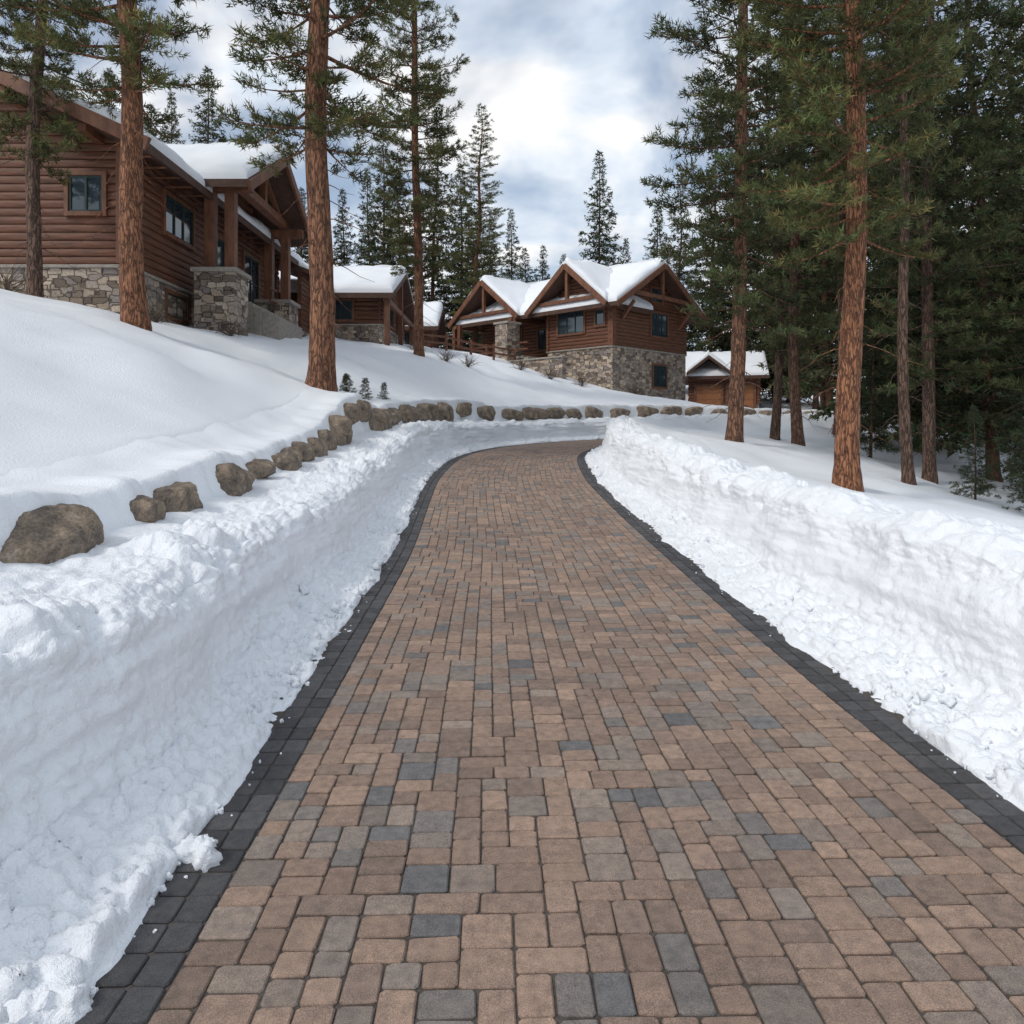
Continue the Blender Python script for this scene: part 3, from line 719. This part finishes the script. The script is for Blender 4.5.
# ---- house B (centre)
HB = building("log_house", 6.5, 48, 4.3, -math.pi/4)
st, lg, trm, frm, gls, rf, cap, dr = [Acc() for _ in range(8)]
D = 8.6
st.box(-5.6, .08, -.08, D+.08, 1.5, 7.1); cap.box(-5.68, .16, -.16, D+.16, 7.1, 7.2)
st.box(-14, -5.62, 1.5, D, 3.5, 6.9)
lg.box(-5.4, -.1, .1, D-.1, 7.2, 10.0); lg.box(-13.9, -5.5, 1.75, D-.1, 6.9, 10.0)
f0, f1, f2 = (-5.5, 0), (0, 0), (0, D)
logwall(lg, f0, f1, 7.2, 10.15, (12.5, 2.6)); logwall(lg, f1, f2, 7.2, 10.1, (12.85, D/2))
logwall(lg, (-5.5, 1.6), (-5.5, 0), 7.2, 10.1); logwall(lg, (-14, 1.6), (-5.5, 1.6), 6.9, 10.0)
logwall(lg, (-13.6, 1.2), (-8.4, 1.2), 10.0, 10.2, (12.4, 2.6))
window(trm, frm, gls, f0, f1, 2.1, 8.25, 2.3, 1.5, 3); window(trm, frm, gls, f0, f1, 4.6, 8.6, .7, 1.0, 1)
window(trm, frm, gls, f1, f2, 5.2, 8.2, 2.0, 1.6, 3); window(trm, frm, gls, f1, f2, 4.9, 10.6, 1.3, .9, 2)
window(trm, frm, gls, f1, f2, 5.3, 4.7, 1.6, 1.5, 2, o=.1)
window(trm, frm, gls, (-14, 1.6), (-5.5, 1.6), 3.2, 7.1, 2.2, 2.2, 2); window(trm, frm, gls, (-14, 1.6), (-5.5, 1.6), 6.7, 7.6, 1.2, 1.5, 2)
trm.box(-.2, .2, -.2, .2, 7.2, 10.1)
gable(rf, HB, 'x', -15, 1.2, -1.1, D+1.1, 9.8, 13.0, .48, 20)
gable(rf, HB, 'y', -1.35, 4.0, -6.4, .5, 9.85, 12.75, .48, 24, cm=-2.9)
gable(rf, HB, 'y', -1.4, 4.0, -14.7, -7.3, 9.8, 12.8, .48, 28)
for (xa, xm, xb, zt, yy) in ((-6.45, -2.9, .55, 12.6, -1.4), (-14.75, -11, -7.25, 12.65, -1.45)):
    trm.beam((xa, yy, 9.68), (xm, yy, zt), .12, .36); trm.beam((xb, yy, 9.68), (xm, yy, zt), .12, .36)
    trm.beam((xm, yy+.3, 10.2), (xm, yy+.3, zt-.2), .22, .22); trm.beam((xa+1, yy+.3, 10.3), (xb-1, yy+.3, 10.3), .2, .24)
trm.beam((1.25, -1.1, 9.62), (1.25, D/2, 12.85), .12, .36); trm.beam((1.25, D+1.1, 9.62), (1.25, D/2, 12.85), .12, .36)
trm.beam((1.0, 1.2, 10.7), (1.0, D-1.2, 10.7), .2, .24); trm.beam((1.0, D/2, 10.6), (1.0, D/2, 12.6), .2, .2)
for a_ in (.9, D-.9): trm.beam((.1, a_, 9.0), (1.1, a_, 10.1), .18, .2)
st.box(-16.5, -5.7, -2.4, 1.55, 4.0, 6.6); cap.box(-16.6, -5.62, -2.5, 1.6, 6.6, 6.75)
for xx in (-14.0, -8.0):
    for dx in (-.3, .3): trm.box(xx+dx-.15, xx+dx+.15, -1.3, -1.0, 6.75, 9.7)
    trm.box(xx-.15, xx+.15, -1.4, 1.5, 9.45, 9.7)
    st.box(xx-.6, xx+.6, -1.7, -.6, 6.75, 7.7)
st.box(-7.75, -6.55, -3.1, -1.9, 4.2, 9.0); cap.box(-7.85, -6.45, -3.2, -1.8, 9.0, 9.15)
st.box(-6.5, -1.5, -3.2, -2.8, 3.5, 6.3); cap.box(-6.5, -1.4, -3.3, -2.7, 6.3, 6.4)
st.box(-13.5, -7.8, -4.2, -3.8, 3.8, 6.1); cap.box(-13.6, -7.8, -4.3, -3.7, 6.1, 6.22)
for i in range(5): cap.box(-5.4+i*.42, -4.98+i*.42, -2.7, -1.2, 4.5, 6.6-i*.18)
for z in (7.15, 7.6): trm.box(-16.4, -7.9, -2.35, -2.25, z, z+.1)
for xx in np.arange(-16.4, -7.8, 1.4): trm.box(xx-.08, xx+.08, -2.42, -2.2, 6.75, 7.85)
for z in (7.2, 7.65): trm.box(-6.5, -5.5, -2.2, -2.1, z, z+.1)
for a_, nm, mt, bv in ((st, "stone_foundation", STONE, 0), (cap, "cap_stones", CAP, .02), (lg, "log_walls", LOG, 0), (trm, "timber_frame", TRIM, .015), (frm, "window_frames", FRAME, 0), (gls, "window_glass", GLASS, 0), (rf, "roof", ROOFM, 0)): a_.build(nm, mt, HB, bv)

# ---- garage
HC = building("log_garage", 15.2, 63, 3.3, -.25)
st, lg, trm, frm, gls, rf, cap, dr = [Acc() for _ in range(8)]
lg.box(.1, 5.4, .1, 6, 2.6, 6.3); st.box(-.05, 5.55, -.05, 6.1, 2.0, 3.9)
logwall(lg, (0, 0), (5.5, 0), 3.9, 6.3); logwall(lg, (5.5, 0), (5.5, 6), 3.9, 6.3, (8.0, 3)); 
for a_ in (1.5, 4.1):
    dr.box(a_-1.0, a_+1.0, -.17, -.06, 3.1, 5.4)
    for k in range(1, 4): trm.box(a_-1.0, a_+1.0, -.19, -.171, 3.1+k*.57, 3.13+k*.57)
    trm.box(a_-1.2, a_-1.0, -.22, -.05, 3.1, 5.6); trm.box(a_+1.0, a_+1.2, -.22, -.05, 3.1, 5.6); trm.box(a_-1.0, a_+1.0, -.215, -.05, 5.4, 5.6)
gable(rf, HC, 'x', -.9, 6.3, -1, 7, 6.2, 8.2, .45, 40)
gable(rf, HC, 'y', -1.6, 3.0, -.3, 3.3, 6.5, 7.9, .4, 44)
for a_, nm, mt, bv in ((st, "stone_foundation", STONE, 0), (lg, "log_walls", LOG, 0), (trm, "timber_frame", TRIM, 0), (dr, "garage_doors", DOORM, 0), (rf, "roof", ROOFM, 0)): a_.build(nm, mt, HC, bv)

# ---- split rail fence
fe = Acc(); pts = [(-5.6, 43.3), (-4.0, 45.0), (-2.6, 46.8), (-1.2, 48.6), (.2, 50.2)]
HF = building("split_rail_fence", -5.6, 43.3, 6.4, 0)
for i, (x, y) in enumerate(pts):
    z = base(x, y)[0]; fe.beam((x+5.6, y-43.3, z-.3), (x+5.6, y-43.3, z+1.05), .16, .16)
    if i:
        q = pts[i-1]; zq = base(*q)[0]
        for h_ in (.45, .85): fe.beam((q[0]+5.6, q[1]-43.3, zq+h_), (x+5.6, y-43.3, z+h_), .09, .12)
fe.build("rails", TRIM, HF, .01)

# ---- dry shrubs
def shrub(x, y, h_, seed):
    r = np.random.default_rng(seed); Vs = []; Fs = []; o = 0
    for i in range(46):
        az = r.uniform(0, 6.28); e = r.uniform(.35, 1.4); Lh = h_*r.uniform(.5, 1.1); q = np.linspace(0, 1, 5)
        p = np.stack([math.cos(az)*math.cos(e)*Lh*q, math.sin(az)*math.cos(e)*Lh*q, math.sin(e)*Lh*q-.1*Lh*q**2], -1)+r.normal(0, .02, (5, 3))
        for j in range(3):
            pp = p if j == 0 else p[2:5]+np.linspace(0, 1, 3)[:, None]*r.normal(0, .25*h_, 3)
            V, F = tube(pp, np.linspace(.008, .002, len(pp)), 3); Vs.append(V); Fs.append(F+o); o += len(V)
    obj("dry_shrub", np_mesh("dry_shrub", np.concatenate(Vs), np.concatenate(Fs), [SHRUB]), None, (x, y, base(x, y)[0]-.02))
for i, (x, y, h_) in enumerate([(-14.2, 20.8, .9), (-10.4, 21.6, .7), (-9.0, 23.6, .7), (-3.2, 36, .8), (-2.2, 37, .7), (2.3, 44, 1.0), (4.2, 44.5, .9), (-4.9, 38, .8), (0.5, 43, .8), (7.5, 45, .8)]): shrub(x, y, h_, 90+i)

# ------------------------------------------------------------------ world, sun, camera
wd = bpy.data.worlds.new("World"); SC.world = wd; wd.use_nodes = True; nt = wd.node_tree
bg = nt.nodes["Background"]; out = nt.nodes["World Output"]
EL = math.radians(42)
sky = N(nt, 'ShaderNodeTexSky', sky_type='NISHITA'); sky.sun_disc = False; sky.sun_elevation = EL
L(nt, sky.outputs[0], bg.inputs[0]); bg.inputs[1].default_value = .13
tc = N(nt, 'ShaderNodeTexCoord'); sep = N(nt, 'ShaderNodeSeparateXYZ'); L(nt, tc.outputs['Generated'], sep.inputs[0])
mx_ = N(nt, 'ShaderNodeMath', operation='MAXIMUM'); L(nt, sep.outputs[2], mx_.inputs[0]); mx_.inputs[1].default_value = 0
ad = N(nt, 'ShaderNodeMath', operation='ADD'); L(nt, mx_.outputs[0], ad.inputs[0]); ad.inputs[1].default_value = .35
dv = N(nt, 'ShaderNodeVectorMath', operation='DIVIDE'); L(nt, tc.outputs['Generated'], dv.inputs[0])
cb_ = N(nt, 'ShaderNodeCombineXYZ'); [L(nt, ad.outputs[0], cb_.inputs[i]) for i in range(3)]; L(nt, cb_.outputs[0], dv.inputs[1])
n1 = noise(nt, dv.outputs[0], 2.3, 5, .5, .25)
mask = ramp(nt, n1, [(.42, (.30, .30, .30)), (.54, (1, 1, 1))])
mp2 = N(nt, 'ShaderNodeMapping'); mp2.inputs['Location'].default_value = (3.4, 1.9, .9); L(nt, dv.outputs[0], mp2.inputs['Vector'])
n2 = noise(nt, mp2.outputs[0], 2.9, 5, .52, .3)
cc = ramp(nt, n2, [(.36, (.56, .66, .80)), (.47, (.78, .85, .94)), (.56, (1.0, 1.0, 1.0))])
bg2 = N(nt, 'ShaderNodeBackground'); L(nt, cc, bg2.inputs[0]); bg2.inputs[1].default_value = 1.05
ms = N(nt, 'ShaderNodeMixShader'); L(nt, mask, ms.inputs[0]); L(nt, bg.outputs[0], ms.inputs[1]); L(nt, bg2.outputs[0], ms.inputs[2]); L(nt, ms.outputs[0], out.inputs[0])

sl = bpy.data.lights.new("sun", 'SUN'); sl.energy = 1.4; sl.angle = math.radians(11); sl.color = (1, .95, .88)
so = bpy.data.objects.new("sun", sl); COL.objects.link(so)
sd = Vector((-math.cos(EL)*.80, -math.cos(EL)*.6, math.sin(EL)))   # towards the sun: left and behind the camera
so.rotation_euler = sd.to_track_quat('Z', 'Y').to_euler()
sky.sun_rotation = math.atan2(sd.x, sd.y)
cam = bpy.data.cameras.new("camera"); co = bpy.data.objects.new("camera", cam); COL.objects.link(co)
co.location = (0, 0, 1.7); co.rotation_euler = (math.radians(90), 0, 0); cam.lens = 26; cam.sensor_width = 36; cam.shift_y = -82/1024; cam.clip_end = 3000; cam.clip_start = .05
SC.camera = co
SC.view_settings.view_transform = 'Standard'; SC.view_settings.look = 'None'; SC.view_settings.exposure = 0
print("tris", sum(len(m.polygons) for m in bpy.data.meshes))
